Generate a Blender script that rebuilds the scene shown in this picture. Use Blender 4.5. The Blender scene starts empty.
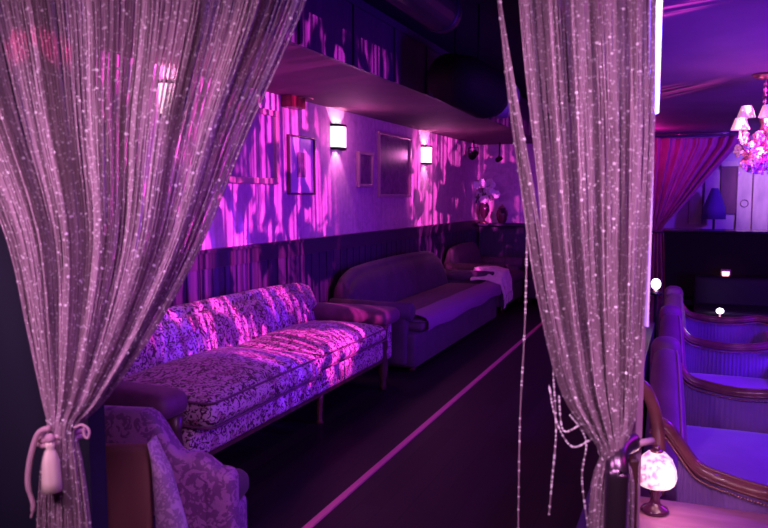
import bpy, bmesh, math, random
from mathutils import Vector, Matrix
random.seed(7)
R = math.radians
PI = math.pi
scene = bpy.context.scene
col = scene.collection

# ------------------------------------------------------------------ camera, world, light, exposure
YAW, PITCH, CAM_H = R(22), R(5.13), 1.5
cd = bpy.data.cameras.new('camera'); cam = bpy.data.objects.new('camera', cd); col.objects.link(cam)
cam.location = (0, 0, CAM_H); cam.rotation_euler = (R(90) - PITCH, 0, YAW)
cd.lens = 35; cd.sensor_width = 36; cd.clip_start = .05; cd.clip_end = 60
cd.dof.use_dof = True; cd.dof.focus_distance = 4.6; cd.dof.aperture_fstop = 4.0
scene.camera = cam
scene.view_settings.view_transform = 'Standard'; scene.view_settings.look = 'None'
scene.view_settings.exposure = 0.0; scene.view_settings.gamma = 1.0
scene.view_settings.use_curve_mapping = False
w = bpy.data.worlds.new('world'); scene.world = w; w.use_nodes = True
w.node_tree.nodes['Background'].inputs[0].default_value = (.28, .02, .42, 1)
w.node_tree.nodes['Background'].inputs[1].default_value = .06


def light(name, kind, loc, color, power, target=None, size=.1, size_y=None, angle=60, blend=.5):
    l = bpy.data.lights.new(name, kind); l.color = color; l.energy = power
    if kind == 'AREA':
        l.shape = 'RECTANGLE'; l.size = size; l.size_y = size_y or size
    else:
        l.shadow_soft_size = size
    if kind == 'SPOT':
        l.spot_size = R(angle); l.spot_blend = blend
    o = bpy.data.objects.new(name, l); col.objects.link(o); o.location = loc
    if target is not None:
        d = Vector(target) - Vector(loc); o.rotation_euler = d.to_track_quat('-Z', 'Y').to_euler()
    return o


def nd(nt, t, **kw):
    n = nt.nodes.new(t)
    for k, v in kw.items():
        setattr(n, k, v)
    return n


def gobo(o, seed, nscale, lo, hi, streak=90, floor_=.0, squash=.6):
    """unseen spot; leaf and string shade painted in as a gobo: the beam itself is patterned"""
    l = o.data; l.use_nodes = True; nt = l.node_tree; em = nt.nodes['Emission']
    tc = nd(nt, 'ShaderNodeTexCoord'); sp = nd(nt, 'ShaderNodeSeparateXYZ'); nt.links.new(tc.outputs['Normal'], sp.inputs[0])
    def m(op, a, b=None):
        n = nd(nt, 'ShaderNodeMath', operation=op)
        for i, v in enumerate((a, b)):
            if v is None: continue
            if isinstance(v, (int, float)): n.inputs[i].default_value = v
            else: nt.links.new(v, n.inputs[i])
        return n.outputs[0]
    u = m('DIVIDE', sp.outputs[0], sp.outputs[2]); v = m('DIVIDE', sp.outputs[1], sp.outputs[2])
    cb = nd(nt, 'ShaderNodeCombineXYZ'); nt.links.new(u, cb.inputs[0]); nt.links.new(m('MULTIPLY', v, squash), cb.inputs[1]); cb.inputs[2].default_value = seed
    no = nd(nt, 'ShaderNodeTexNoise'); no.inputs['Scale'].default_value = nscale; no.inputs['Detail'].default_value = 3.2
    no.inputs['Distortion'].default_value = .7; nt.links.new(cb.outputs[0], no.inputs['Vector'])
    mr = nd(nt, 'ShaderNodeMapRange', interpolation_type='SMOOTHSTEP'); mr.inputs['From Min'].default_value = lo; mr.inputs['From Max'].default_value = hi
    nt.links.new(no.outputs['Fac'], mr.inputs['Value'])
    cs = nd(nt, 'ShaderNodeCombineXYZ'); nt.links.new(m('MULTIPLY', u, streak), cs.inputs[0]); nt.links.new(m('MULTIPLY', v, 1.2), cs.inputs[1])
    ns = nd(nt, 'ShaderNodeTexNoise'); ns.inputs['Scale'].default_value = 1; ns.inputs['Detail'].default_value = 2; nt.links.new(cs.outputs[0], ns.inputs['Vector'])
    ms = nd(nt, 'ShaderNodeMapRange'); ms.inputs['From Min'].default_value = .42; ms.inputs['From Max'].default_value = .58; ms.inputs['To Min'].default_value = .03; ms.inputs['To Max'].default_value = 1.35
    nt.links.new(ns.outputs['Fac'], ms.inputs['Value'])
    st = m('ADD', m('MULTIPLY', mr.outputs[0], ms.outputs[0]), floor_)
    nt.links.new(st, em.inputs['Strength'])


MAG, VIO, BLU = (1, .10, .62), (.50, .07, 1), (.10, .04, 1)
# room wash, high on the right hand side of the room, washing the papered wall
light('wash_violet', 'AREA', (2.3, 6.2, 1.75), (.66, .006, .85), 21, (-3, 6.8, 1.7), 2.2, .4)
light('wash_magenta', 'AREA', (1.6, 2.2, 1.7), (.85, .01, .6), 6, (-3, 5, .9), 1.0, .4)
g1 = light('patterned_spot_near', 'SPOT', (1.4, 3.1, 2.1), (1, .09, .66), 2800, (-2.95, 4.50, 1.45), .006, angle=38, blend=.3)  # unseen spots; shade of strings and leaves is put into their beams
gobo(g1, 3.3, 17, .46, .55, streak=100)
g2 = light('patterned_spot_far', 'SPOT', (1.3, 4.6, 2.15), (1, .11, .68), 3600, (-2.95, 9.9, 1.55), .006, angle=24, blend=.4)
gobo(g2, 8.1, 32, .43, .52, streak=130)
g3 = light('patterned_spot_blue', 'SPOT', (1.5, 3.8, 2.0), (.18, .03, 1), 800, (-2.75, 4.1, .75), .01, angle=25, blend=.5)
gobo(g3, 5.1, 12, .52, .56, floor_=.0)
# booths
light('booth_blue', 'SPOT', (1.9, 4.9, 2.2), (.12, .002, 1), 360, (.1, 4.9, .3), .15, angle=105, blend=.6)
light('ceiling_blue', 'AREA', (1.9, 4.2, .9), (.16, .005, 1), 110, (1.1, 5.0, 2.4), .8, .8)
light('back_blue', 'SPOT', (2.4, 8.6, 2.1), (.22, .03, 1), 330, (.5, 11.5, 1.5), .1, angle=75, blend=.7)
light('corner_blue', 'SPOT', (-.9, 9.6, 1.9), (.25, .02, 1), 45, (-1.4, 11.5, 1.2), .1, angle=60, blend=.8)
light('drape_pink', 'POINT', (-.45, 9.9, 2.14), (1, .02, .5), 6, size=.04)
light('plank_wash', 'SPOT', (1.3, 9.6, 2.2), (1, .5, .8), 130, (1.2, 11.5, 1.7), .05, angle=50, blend=.8)
light('led_spill', 'POINT', tuple(Vector((-.02, 2.42, 2.0))), (.10, .01, 1), 13, size=.03)
light('armchair_violet_fill', 'SPOT', (-.3, .9, 2.3), (.50, .01, 1), 26, (-1.95, 2.3, .3), .1, angle=32, blend=.8)  # added violet fill to brighten the armchair, not a lamp of the room
# front light on the string curtains, from just behind the photographer
light('front_left', 'SPOT', (-1.55, .35, 1.9), (1, .48, .88), 74, (-1.15, 1.5, 1.3), .2, angle=85, blend=.9)
light('front_left_low', 'SPOT', (-.55, .45, 2.15), (1, .48, .88), 42, (-1.2, 1.5, 1.3), .2, angle=85, blend=.9)
light('front_right', 'SPOT', (.50, .95, 1.9), (1, .48, .90), 80, (-.18, 1.95, 1.35), .2, angle=80, blend=.9)
light('front_right_low', 'SPOT', (-.14, .62, 2.2), (1, .48, .90), 48, (-.2, 1.95, 1.35), .2, angle=70, blend=.9)
for tx, ty, tz in ((-1.54, 1.39, 1.885), (-1.46, 1.42, 1.89)):  # added unseen spots that make two pink blobs on the left curtain
    light('pink_beam', 'SPOT', (-1.0, .4, 2.3), (1, .05, .32), 60, (tx, ty, tz), .005, angle=3.8, blend=.4)

# ------------------------------------------------------------------ pixel <-> place helpers (768x528 frame)
F = 768 * 35 / 36
fw = Vector((-math.sin(YAW) * math.cos(PITCH), math.cos(YAW) * math.cos(PITCH), -math.sin(PITCH)))
rt = Vector((math.cos(YAW), math.sin(YAW), 0)); up = rt.cross(fw)
hf = Vector((-math.sin(YAW), math.cos(YAW), 0))      # horizontal forward
O = Vector((0, 0, CAM_H))
def ray(px, py): return fw + rt * ((px - 384) / F) + up * ((264 - py) / F)
def hx(px, py, X): d = ray(px, py); return O + d * (X / d.x)
def hy(px, py, Y): d = ray(px, py); return O + d * (Y / d.y)
def hz(px, py, Z): d = ray(px, py); return O + d * ((Z - CAM_H) / d.z)
def hd(px, py, D): d = ray(px, py); return O + d * (D / d.dot(hf))

# ------------------------------------------------------------------ materials
def mat(name, color, rough=.6, metal=0, emit=None, es=0, sheen=0, spec=.5, coat=0):
    m = bpy.data.materials.new(name); m.use_nodes = True
    b = m.node_tree.nodes['Principled BSDF']
    b.inputs['Base Color'].default_value = (*color, 1); b.inputs['Roughness'].default_value = rough
    b.inputs['Metallic'].default_value = metal; b.inputs['Specular IOR Level'].default_value = spec
    b.inputs['Coat Weight'].default_value = coat
    if sheen: b.inputs['Sheen Weight'].default_value = sheen; b.inputs['Sheen Roughness'].default_value = .4
    if emit: b.inputs['Emission Color'].default_value = (*emit, 1); b.inputs['Emission Strength'].default_value = es
    return m


def ramp(nt, stops, interp='LINEAR'):
    r = nd(nt, 'ShaderNodeValToRGB'); e = r.color_ramp.elements; r.color_ramp.interpolation = interp
    while len(e) < len(stops): e.new(.5)
    for i, (p, c) in enumerate(stops): e[i].position = p; e[i].color = (*c, 1)
    return r


def noise_mat(name, stops, scale=5, detail=4, rough=.7, stretch=(1, 1, 1), bump=0, distort=0, rough_lo=None, **kw):
    m = mat(name, stops[0][1], rough, **kw); nt = m.node_tree; b = nt.nodes['Principled BSDF']
    tc = nd(nt, 'ShaderNodeTexCoord'); mp = nd(nt, 'ShaderNodeMapping'); mp.inputs['Scale'].default_value = stretch
    n = nd(nt, 'ShaderNodeTexNoise'); n.inputs['Scale'].default_value = scale; n.inputs['Detail'].default_value = detail
    n.inputs['Distortion'].default_value = distort
    r = ramp(nt, stops); L = nt.links.new
    L(tc.outputs['Object'], mp.inputs[0]); L(mp.outputs[0], n.inputs['Vector']); L(n.outputs['Fac'], r.inputs[0]); L(r.outputs[0], b.inputs['Base Color'])
    if bump:
        bp = nd(nt, 'ShaderNodeBump'); bp.inputs['Strength'].default_value = bump; bp.inputs['Distance'].default_value = .01
        L(n.outputs['Fac'], bp.inputs['Height']); L(bp.outputs[0], b.inputs['Normal'])
    return m


def floral(name, ground, flower, dark, scale=9, rough=.6, sheen=.3):
    """brocade: distorted voronoi blooms + curling vines on a pale ground"""
    m = mat(name, ground, rough, sheen=sheen); nt = m.node_tree; b = nt.nodes['Principled BSDF']; L = nt.links.new
    tc = nd(nt, 'ShaderNodeTexCoord'); dn = nd(nt, 'ShaderNodeTexNoise'); dn.inputs['Scale'].default_value = scale * 1.3; dn.inputs['Detail'].default_value = 3
    L(tc.outputs['Object'], dn.inputs['Vector'])
    mx = nd(nt, 'ShaderNodeMixRGB'); mx.inputs[0].default_value = .13; L(tc.outputs['Object'], mx.inputs[1]); L(dn.outputs['Color'], mx.inputs[2])
    v = nd(nt, 'ShaderNodeTexVoronoi'); v.inputs['Scale'].default_value = scale; L(mx.outputs[0], v.inputs['Vector'])
    r1 = ramp(nt, [(0, (1,) * 3), (.30, (1,) * 3), (.36, (0,) * 3), (1, (0,) * 3)]); L(v.outputs['Distance'], r1.inputs[0])
    n2 = nd(nt, 'ShaderNodeTexNoise'); n2.inputs['Scale'].default_value = scale * 2.6; n2.inputs['Detail'].default_value = 2.5; n2.inputs['Distortion'].default_value = 2.2
    L(tc.outputs['Object'], n2.inputs['Vector'])
    r2 = ramp(nt, [(0, (0,) * 3), (.50, (0,) * 3), (.54, (1,) * 3), (1, (1,) * 3)]); L(n2.outputs['Fac'], r2.inputs[0])
    m1 = nd(nt, 'ShaderNodeMixRGB'); m1.inputs[1].default_value = (*ground, 1); m1.inputs[2].default_value = (*dark, 1); L(r2.outputs[0], m1.inputs[0])
    m2 = nd(nt, 'ShaderNodeMixRGB'); m2.inputs[1].default_value = (*dark, 1); m2.inputs[2].default_value = (*flower, 1)
    n3 = nd(nt, 'ShaderNodeTexNoise'); n3.inputs['Scale'].default_value = scale * 7; n3.inputs['Distortion'].default_value = 1; L(tc.outputs['Object'], n3.inputs['Vector'])
    r3 = ramp(nt, [(.45, (0,) * 3), (.52, (1,) * 3)]); L(n3.outputs['Fac'], r3.inputs[0]); L(r3.outputs[0], m2.inputs[0])
    m3 = nd(nt, 'ShaderNodeMixRGB'); L(r1.outputs[0], m3.inputs[0]); L(m1.outputs[0], m3.inputs[1]); L(m2.outputs[0], m3.inputs[2]); L(m3.outputs[0], b.inputs['Base Color'])
    bp = nd(nt, 'ShaderNodeBump'); bp.inputs['Strength'].default_value = .3; bp.inputs['Distance'].default_value = .004
    L(r2.outputs[0], bp.inputs['Height']); L(bp.outputs[0], b.inputs['Normal'])
    return m


def wall_mat():
    m = mat('papered_wall', (.6,.4,.55), .75); nt = m.node_tree; b = nt.nodes['Principled BSDF']; L = nt.links.new
    tc = nd(nt, 'ShaderNodeTexCoord'); mp = nd(nt, 'ShaderNodeMapping'); mp.inputs['Scale'].default_value = (60, 60, 1.5)
    n = nd(nt, 'ShaderNodeTexNoise'); n.inputs['Scale'].default_value = 1.5; n.inputs['Detail'].default_value = 3
    L(tc.outputs['Object'], mp.inputs[0]); L(mp.outputs[0], n.inputs['Vector'])
    n2 = nd(nt, 'ShaderNodeTexNoise'); n2.inputs['Scale'].default_value = 9; n2.inputs['Detail'].default_value = 6; n2.inputs['Distortion'].default_value = 1.5; L(tc.outputs['Object'], n2.inputs['Vector'])
    r = ramp(nt, [(.35, (.50, .27, .42)), (.65, (.74, .46, .63))]); mi = nd(nt, 'ShaderNodeMixRGB'); mi.inputs[0].default_value = .6
    L(n.outputs['Fac'], mi.inputs[1]); L(n2.outputs['Fac'], mi.inputs[2]); L(mi.outputs[0], r.inputs[0]); L(r.outputs[0], b.inputs['Base Color'])
    return m


def planks_mat():
    m = mat('dark_plank_floor', (.03, .02, .03), .5, spec=.25); nt = m.node_tree; b = nt.nodes['Principled BSDF']; L = nt.links.new
    tc = nd(nt, 'ShaderNodeTexCoord'); mp = nd(nt, 'ShaderNodeMapping'); mp.inputs['Rotation'].default_value = (0, 0, R(90))
    br = nd(nt, 'ShaderNodeTexBrick'); br.inputs['Scale'].default_value = 1; br.inputs['Brick Width'].default_value = 1.3; br.inputs['Row Height'].default_value = .12
    br.inputs['Mortar Size'].default_value = .004; br.inputs['Color1'].default_value = (.009, .004, .008, 1); br.inputs['Color2'].default_value = (.018, .008, .014, 1); br.inputs['Mortar'].default_value = (.005, .004, .006, 1)
    L(tc.outputs['Object'], mp.inputs[0]); L(mp.outputs[0], br.inputs['Vector']); L(br.outputs['Color'], b.inputs['Base Color'])
    return m


M = dict(
    wall=wall_mat(), floor=planks_mat(),
    navy=noise_mat('navy_panelling', [(.3, (.035, .012, .06)), (.7, (.06, .022, .09))], 30, 3, .5, (1, 1, .1)),
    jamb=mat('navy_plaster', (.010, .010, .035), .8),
    rail=mat('dark_rail', (.05, .02, .06), .35),
    ceil=noise_mat('matte_ceiling', [(.3, (.13, .05, .10)), (.7, (.18, .07, .13))], 3, 4, .75),
    ceil_dark=mat('dark_ceiling', (.018, .013, .025), .8),
    ceil_right=noise_mat('painted_ceiling', [(.3, (.20, .10, .20)), (.7, (.27, .15, .25))], 2, 3, .7),
    duct=noise_mat('duct_paint', [(.3, (.018, .014, .025)), (.7, (.03, .025, .04))], 4, 3, .5),
    black=mat('matte_black', (.006, .005, .008), .7, spec=.15),
    gloss=mat('gloss_black', (.006, .005, .010), .18),
    steel=mat('dark_steel', (.20, .13, .20), .28, .9),
    brass=mat('aged_brass', (.45, .25, .22), .35, .9),
    wood=noise_mat('carved_mahogany', [(.3, (.12, .035, .045)), (.7, (.22, .075, .08))], 14, 4, .32, (1, 1, 1), coat=.4),
    wood_dark=noise_mat('dark_wood', [(.3, (.05, .02, .025)), (.7, (.09, .035, .04))], 12, 4, .35),
    brocade=floral('floral_brocade', (.58, .34, .52), (.44, .18, .32), (.07, .01, .045), 11, sheen=.05),
    brocade2=floral('purple_damask', (.18, .05, .22), (.34, .12, .38), (.36, .12, .40), 9, sheen=.05),
    brocade3=floral('mauve_damask', (.30, .16, .34), (.52, .34, .55), (.50, .30, .54), 13, sheen=.05),
    velvet=noise_mat('plum_velvet', [(.3, (.055, .015, .06)), (.7, (.09, .028, .09))], 6, 3, .75, sheen=.06),
    velvet_warm=noise_mat('wine_velvet', [(.3, (.11, .025, .09)), (.7, (.17, .045, .13))], 12, 3, .6, sheen=.05),
    velvet_smooth=noise_mat('smooth_plum_cloth', [(.3, (.09, .03, .08)), (.7, (.13, .045, .115))], 20, 3, .75, (1, 1, .1)),
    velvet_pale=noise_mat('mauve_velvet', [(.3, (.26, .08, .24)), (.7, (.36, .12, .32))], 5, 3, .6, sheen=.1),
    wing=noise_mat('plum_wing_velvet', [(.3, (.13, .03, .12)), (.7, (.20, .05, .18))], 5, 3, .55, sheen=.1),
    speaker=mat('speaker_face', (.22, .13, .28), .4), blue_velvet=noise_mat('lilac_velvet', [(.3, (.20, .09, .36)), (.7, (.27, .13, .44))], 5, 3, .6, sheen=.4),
    throw=noise_mat('pink_throw', [(.3, (.62, .38, .55)), (.7, (.78, .52, .68))], 25, 3, .8),
    drape=noise_mat('wine_drape', [(.3, (.30, .06, .18)), (.7, (.42, .09, .25))], 8, 3, .6, sheen=.5),
    string=noise_mat('pearl_string', [(.35, (.26, .17, .22)), (.65, (.44, .30, .38))], 40, 3, .55, (1, 1, .1)),
    bead=mat('silver_bead', (1, .97, 1), .25, 0, spec=1.0, coat=1),
    cord=mat('pink_cord', (.62, .40, .48), .7), tassel=noise_mat('cream_tassel', [(.3, (.86, .70, .58)), (.7, (1, .92, .76))], 60, 2, .8, (1, 1, .05)),
    frame_pink=mat('rose_gilt_frame', (.55, .34, .38), .35, .3), frame_dark=mat('dark_frame', (.10, .045, .07), .4),
    mount=mat('pale_mount', (.66, .52, .74), .4), print_=noise_mat('faded_print', [(.35, (.20, .09, .18)), (.6, (.45, .25, .38))], 14, 5, .4),
    art_big=noise_mat('dim_painting', [(.35, (.20, .10, .24)), (.65, (.45, .28, .46))], 3, 4, .3, distort=1),
    art_dark=noise_mat('dark_painting', [(.35, (.09, .035, .10)), (.65, (.26, .10, .22))], 7, 5, .3, distort=1.5),
    shade_glow=mat('sconce_glass', (1, .9, .85), .4, emit=(1, .72, .72), es=2.2),
    lamp_glow=None, led=mat('led_tube', (.6, .6, 1), .4, emit=(.26, .20, 1), es=12),
    chand_shade=mat('chandelier_shade', (1, .8, .8), .6, emit=(1, .45, .60), es=.45),
    blossom=mat('pink_blossom', (.92, .42, .60), .5), blossom_pale=mat('pale_blossom', (.95, .80, .95), .5), leaf=mat('dusky_leaf', (.16, .10, .16), .6),
    vase=mat('plum_glass', (.07, .015, .05), .12, coat=.6),
    table=noise_mat('rose_tabletop', [(.3, (.36, .15, .22)), (.7, (.48, .22, .30))], 4, 4, .38, (1, 6, 1)),
    poster_pale=noise_mat('pale_plank', [(.3, (.38, .31, .44)), (.7, (.62, .52, .62))], 9, 5, .6, (1, 1, .3)),
    poster_dark=noise_mat('plum_plank', [(.3, (.10, .03, .10)), (.7, (.17, .05, .15))], 9, 5, .6, (1, 1, .3)),
    blue_wall=mat('blue_plaster', (.42, .30, .60), .7), red=mat('red_lens', (.13, .012, .03), .3),
    candle=mat('pink_candle', (1, .5, .55), .5, emit=(1, .35, .45), es=3), white_glow=mat('white_globe', (1, 1, 1), .5, emit=(.85, .75, 1), es=7),
)
def tiffany():
    m = mat('stained_glass', (.9, .7, .75), .3, emit=(1, .8, .8), es=.95); nt = m.node_tree; b = nt.nodes['Principled BSDF']; L = nt.links.new
    tc = nd(nt, 'ShaderNodeTexCoord'); v = nd(nt, 'ShaderNodeTexVoronoi'); v.inputs['Scale'].default_value = 55; L(tc.outputs['Object'], v.inputs['Vector'])
    n = nd(nt, 'ShaderNodeTexNoise'); n.inputs['Scale'].default_value = 60; L(tc.outputs['Object'], n.inputs['Vector'])
    r = ramp(nt, [(0, (1, .82, .80)), (.52, (1, .80, .80)), (.58, (.9, .22, .42)), (.66, (.45, .10, .30))]); L(n.outputs['Fac'], r.inputs[0])
    L(r.outputs[0], b.inputs['Emission Color']); return m
M['lamp_glow'] = tiffany()

# ------------------------------------------------------------------ mesh helpers
def build(name, vf, m, parent=None, smooth=False, kind=None, loc=None, rot=None, bevel=0):
    v, f = vf
    me = bpy.data.meshes.new(name); me.from_pydata([tuple(p) for p in v], [], f); me.update()
    if smooth: me.polygons.foreach_set('use_smooth', [True] * len(me.polygons))
    me.materials.append(m)
    o = bpy.data.objects.new(name, me); col.objects.link(o)
    if parent: o.parent = parent
    if kind: o['kind'] = kind
    if loc is not None: o.location = loc
    if rot is not None: o.rotation_euler = rot
    if bevel:
        b = o.modifiers.new('bevel', 'BEVEL'); b.width = bevel; b.segments = 2; b.limit_method = 'ANGLE'
    return o


def empty(name, label, cat, loc=(0, 0, 0), rz=0, group=None):
    o = bpy.data.objects.new(name, None); col.objects.link(o); o.location = loc; o.rotation_euler = (0, 0, rz); o.empty_display_size = .1
    o['label'] = label; o['category'] = cat
    if group: o['group'] = group
    return o


def tag(o, label, cat, group=None, kind=None):
    o['label'] = label; o['category'] = cat
    if group: o['group'] = group
    if kind: o['kind'] = kind
    return o


def copy_tree(o, parent=None):
    c = o.copy(); col.objects.link(c); c.parent = parent
    for ch in list(o.children): copy_tree(ch, c)
    return c


def join(*parts):
    V, Fc = [], []
    for v, f in parts:
        n = len(V); V += [Vector(p) for p in v]; Fc += [tuple(i + n for i in q) for q in f]
    return V, Fc


def xf(vf, loc=(0, 0, 0), rz=0, rx=0, ry=0, s=1):
    m = Matrix.Translation(loc) @ Matrix.Rotation(rz, 4, 'Z') @ Matrix.Rotation(ry, 4, 'Y') @ Matrix.Rotation(rx, 4, 'X') @ Matrix.Scale(s, 4)
    return [m @ Vector(p) for p in vf[0]], vf[1]


def box(x0, x1, y0, y1, z0, z1):
    v = [(x, y, z) for x in (x0, x1) for y in (y0, y1) for z in (z0, z1)]
    return v, [(0, 1, 3, 2), (4, 6, 7, 5), (0, 4, 5, 1), (2, 3, 7, 6), (0, 2, 6, 4), (1, 5, 7, 3)]


def pad(x0, x1, y0, y1, z0, z1, r=.04, crown=0, n=12, side=0):
    """upholstered block: rounded box with a crowned top"""
    h = Vector(((x1 - x0) / 2, (y1 - y0) / 2, (z1 - z0) / 2)); c = Vector(((x0 + x1) / 2, (y0 + y1) / 2, (z0 + z1) / 2))
    r = min(r, *h)
    bm = bmesh.new(); bmesh.ops.create_cube(bm, size=2); bmesh.ops.subdivide_edges(bm, edges=bm.edges[:], cuts=n - 1, use_grid_fill=True)
    V = []
    for v in bm.verts:
        p = Vector([math.sin(max(-1, min(1, a)) * PI / 2) for a in v.co])
        q = Vector([p[i] * h[i] for i in range(3)]); inn = Vector([max(-(h[i] - r), min(h[i] - r, q[i])) for i in range(3)])
        d = q - inn
        q = inn + (d.normalized() * r if d.length > 1e-6 else d)
        k = (1 - p.x ** 2) * (1 - p.y ** 2)
        if q.z > 0: q.z += crown * k
        if side and p.z: q.y -= side * (1 - p.x ** 4) * (1 - p.z ** 2) * (1 if p.y < 0 else 0)
        V.append(q + c)
    bm.verts.index_update(); Fc = [tuple(v.index for v in f.verts) for f in bm.faces]; bm.free()
    return V, Fc


def lathe(prof, n=20, loc=(0, 0, 0)):
    V, Fc = [], []; L = len(prof)
    for i in range(n):
        a = 2 * PI * i / n
        for r, z in prof: V.append(Vector((r * math.cos(a) + loc[0], r * math.sin(a) + loc[1], z + loc[2])))
    for i in range(n):
        j = (i + 1) % n
        for k in range(L - 1): Fc.append((i * L + k, j * L + k, j * L + k + 1, i * L + k + 1))
    return V, Fc


def tube(pts, rad, n=8, cap=True, flat=1.0):
    pts = [Vector(p) for p in pts]; V, Fc = [], []; N = len(pts)
    rads = rad if isinstance(rad, (list, tuple)) else [rad] * N
    prev = None
    for i, p in enumerate(pts):
        t = (pts[min(i + 1, N - 1)] - pts[max(i - 1, 0)]).normalized()
        if prev is None:
            a = Vector((0, 0, 1)) if abs(t.z) < .9 else Vector((1, 0, 0)); x = t.cross(a).normalized()
        else:
            x = (prev - t * prev.dot(t)).normalized()
        prev = x; y = t.cross(x)
        for k in range(n):
            g = 2 * PI * k / n; V.append(p + (x * math.cos(g) + y * math.sin(g) * flat) * rads[i])
    for i in range(N - 1):
        for k in range(n): Fc.append((i * n + k, i * n + (k + 1) % n, (i + 1) * n + (k + 1) % n, (i + 1) * n + k))
    if cap: Fc.append(tuple(range(n))[::-1]); Fc.append(tuple((N - 1) * n + k for k in range(n)))
    return V, Fc


def smooth_path(pts, n=8):
    pts = [Vector(p) for p in pts]; out = []
    for i in range(len(pts) - 1):
        p0, p1, p2, p3 = pts[max(i - 1, 0)], pts[i], pts[i + 1], pts[min(i + 2, len(pts) - 1)]
        for k in range(n):
            t = k / n
            out.append(.5 * ((2 * p1) + (p2 - p0) * t + (2 * p0 - 5 * p1 + 4 * p2 - p3) * t * t + (3 * p1 - p0 - 3 * p2 + p3) * t ** 3))
    out.append(pts[-1]); return out


def grid(fn, nu, nv, closed_v=False):
    V = [Vector(fn(i / nu, j / nv)) for i in range(nu + 1) for j in range(nv + (0 if closed_v else 1))]
    m = nv + (0 if closed_v else 1); Fc = []
    for i in range(nu):
        for j in range(nv): Fc.append((i * m + j, i * m + (j + 1) % m, (i + 1) * m + (j + 1) % m, (i + 1) * m + j))
    return V, Fc


def loft(profs, cap=True):
    n = len(profs[0]); V = [Vector(p) for pr in profs for p in pr]; Fc = []
    for i in range(len(profs) - 1):
        for j in range(n): Fc.append((i * n + j, i * n + (j + 1) % n, (i + 1) * n + (j + 1) % n, (i + 1) * n + j))
    if cap: Fc.append(tuple(range(n))[::-1]); Fc.append(tuple((len(profs) - 1) * n + k for k in range(n)))
    return V, Fc


def ball(c, r, seg=8, rings=6, sq=(1, 1, 1)):
    V = [Vector((c[0], c[1], c[2] + r * sq[2]))]; Fc = []
    for i in range(1, rings):
        a = PI * i / rings
        for k in range(seg):
            g = 2 * PI * k / seg; V.append(Vector((c[0] + r * sq[0] * math.sin(a) * math.cos(g), c[1] + r * sq[1] * math.sin(a) * math.sin(g), c[2] + r * sq[2] * math.cos(a))))
    V.append(Vector((c[0], c[1], c[2] - r * sq[2]))); e = len(V) - 1
    for k in range(seg):
        Fc.append((0, 1 + k, 1 + (k + 1) % seg)); b = 1 + (rings - 2) * seg; Fc.append((e, b + (k + 1) % seg, b + k))
        for i in range(rings - 2): q = 1 + i * seg; Fc.append((q + k, q + seg + k, q + seg + (k + 1) % seg, q + (k + 1) % seg))
    return V, Fc


def struct(name, vf, m, parent=None, **kw): return build(name, vf, m, parent, kind='structure', **kw)

# ------------------------------------------------------------------ the room
WX, BY, CH = -3.04, 11.5, 2.31
struct('floor', box(-3.2, -.24, -1.5, 11.7, -.1, 0), M['floor'])
struct('floor_lounge', box(-.24, 4.2, -1.5, 11.7, -.35, -.25), M['black'])
struct('trim_1', box(-1.565, -1.53, 1.2, 9.6, 0, .01), mat('copper_nosing', (.80, .20, .34), .4, .2))
struct('wall_left', box(WX - .12, WX, -1.5, BY + .1, 0, 2.9), M['wall'])
struct('wall_back', box(WX, -.62, BY, BY + .12, 0, 2.9), M['wall'])
struct('wall_back_blue', box(-.62, 4.2, BY, BY + .12, -.25, 2.9), M['blue_wall'])
struct('wall_right', box(4.2, 4.3, -1.5, BY + .1, -.25, 2.9), M['navy'])
# panelling under the paper: boards, chair rail, ribs
wn = [box(WX, WX + .02, 2.3, BY, 0, 1.09)]
for i in range(62): y = 2.4 + i * .147; wn.append(box(WX + .02, WX + .028, y, y + .012, .12, 1.01))
struct('wall_left_panelling', join(*wn), M['navy'])
struct('trim_2', join(box(WX, WX + .03, 2.3, BY, 1.01, 1.12), box(WX, WX + .05, 2.3, BY, 1.12, 1.145)), M['rail'], bevel=.004)
struct('baseboard_left', box(WX + .02, WX + .035, 2.3, BY, 0, .12), M['rail'])
struct('wall_back_panelling', box(WX + .05, -.62, BY - .02, BY, 0, 1.1), M['navy'])
# low soffit over the sofas, with fascia; raised dark strip; right-hand ceiling
struct('ceiling_soffit', box(WX, -1.981, -1.5, BY, CH, CH + .06), M['ceil'])
fas = [box(-1.98, -1.95, -1.5, BY, CH, 2.72)]
for i in range(14): y = 2.2 + i * .7; fas.append(box(-1.95, -1.935, y, y + .03, CH, 2.72))
fas.append(box(-1.95, -1.93, -1.5, BY, 2.68, 2.73))
struct('ceiling_fascia', join(*fas), M['navy'])
struct('ceiling_raised', box(WX, -.5, -1.5, BY, 2.9, 3.0), M['ceil_dark'])
struct('ceiling_lounge', box(-.55, 4.2, 2.35, BY, 2.34, 2.42), M['ceil_right'])
struct('ceiling_lounge_fascia', box(-.58, -.55, 2.35, BY, 2.34, 2.95), M['ceil_dark'])
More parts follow.
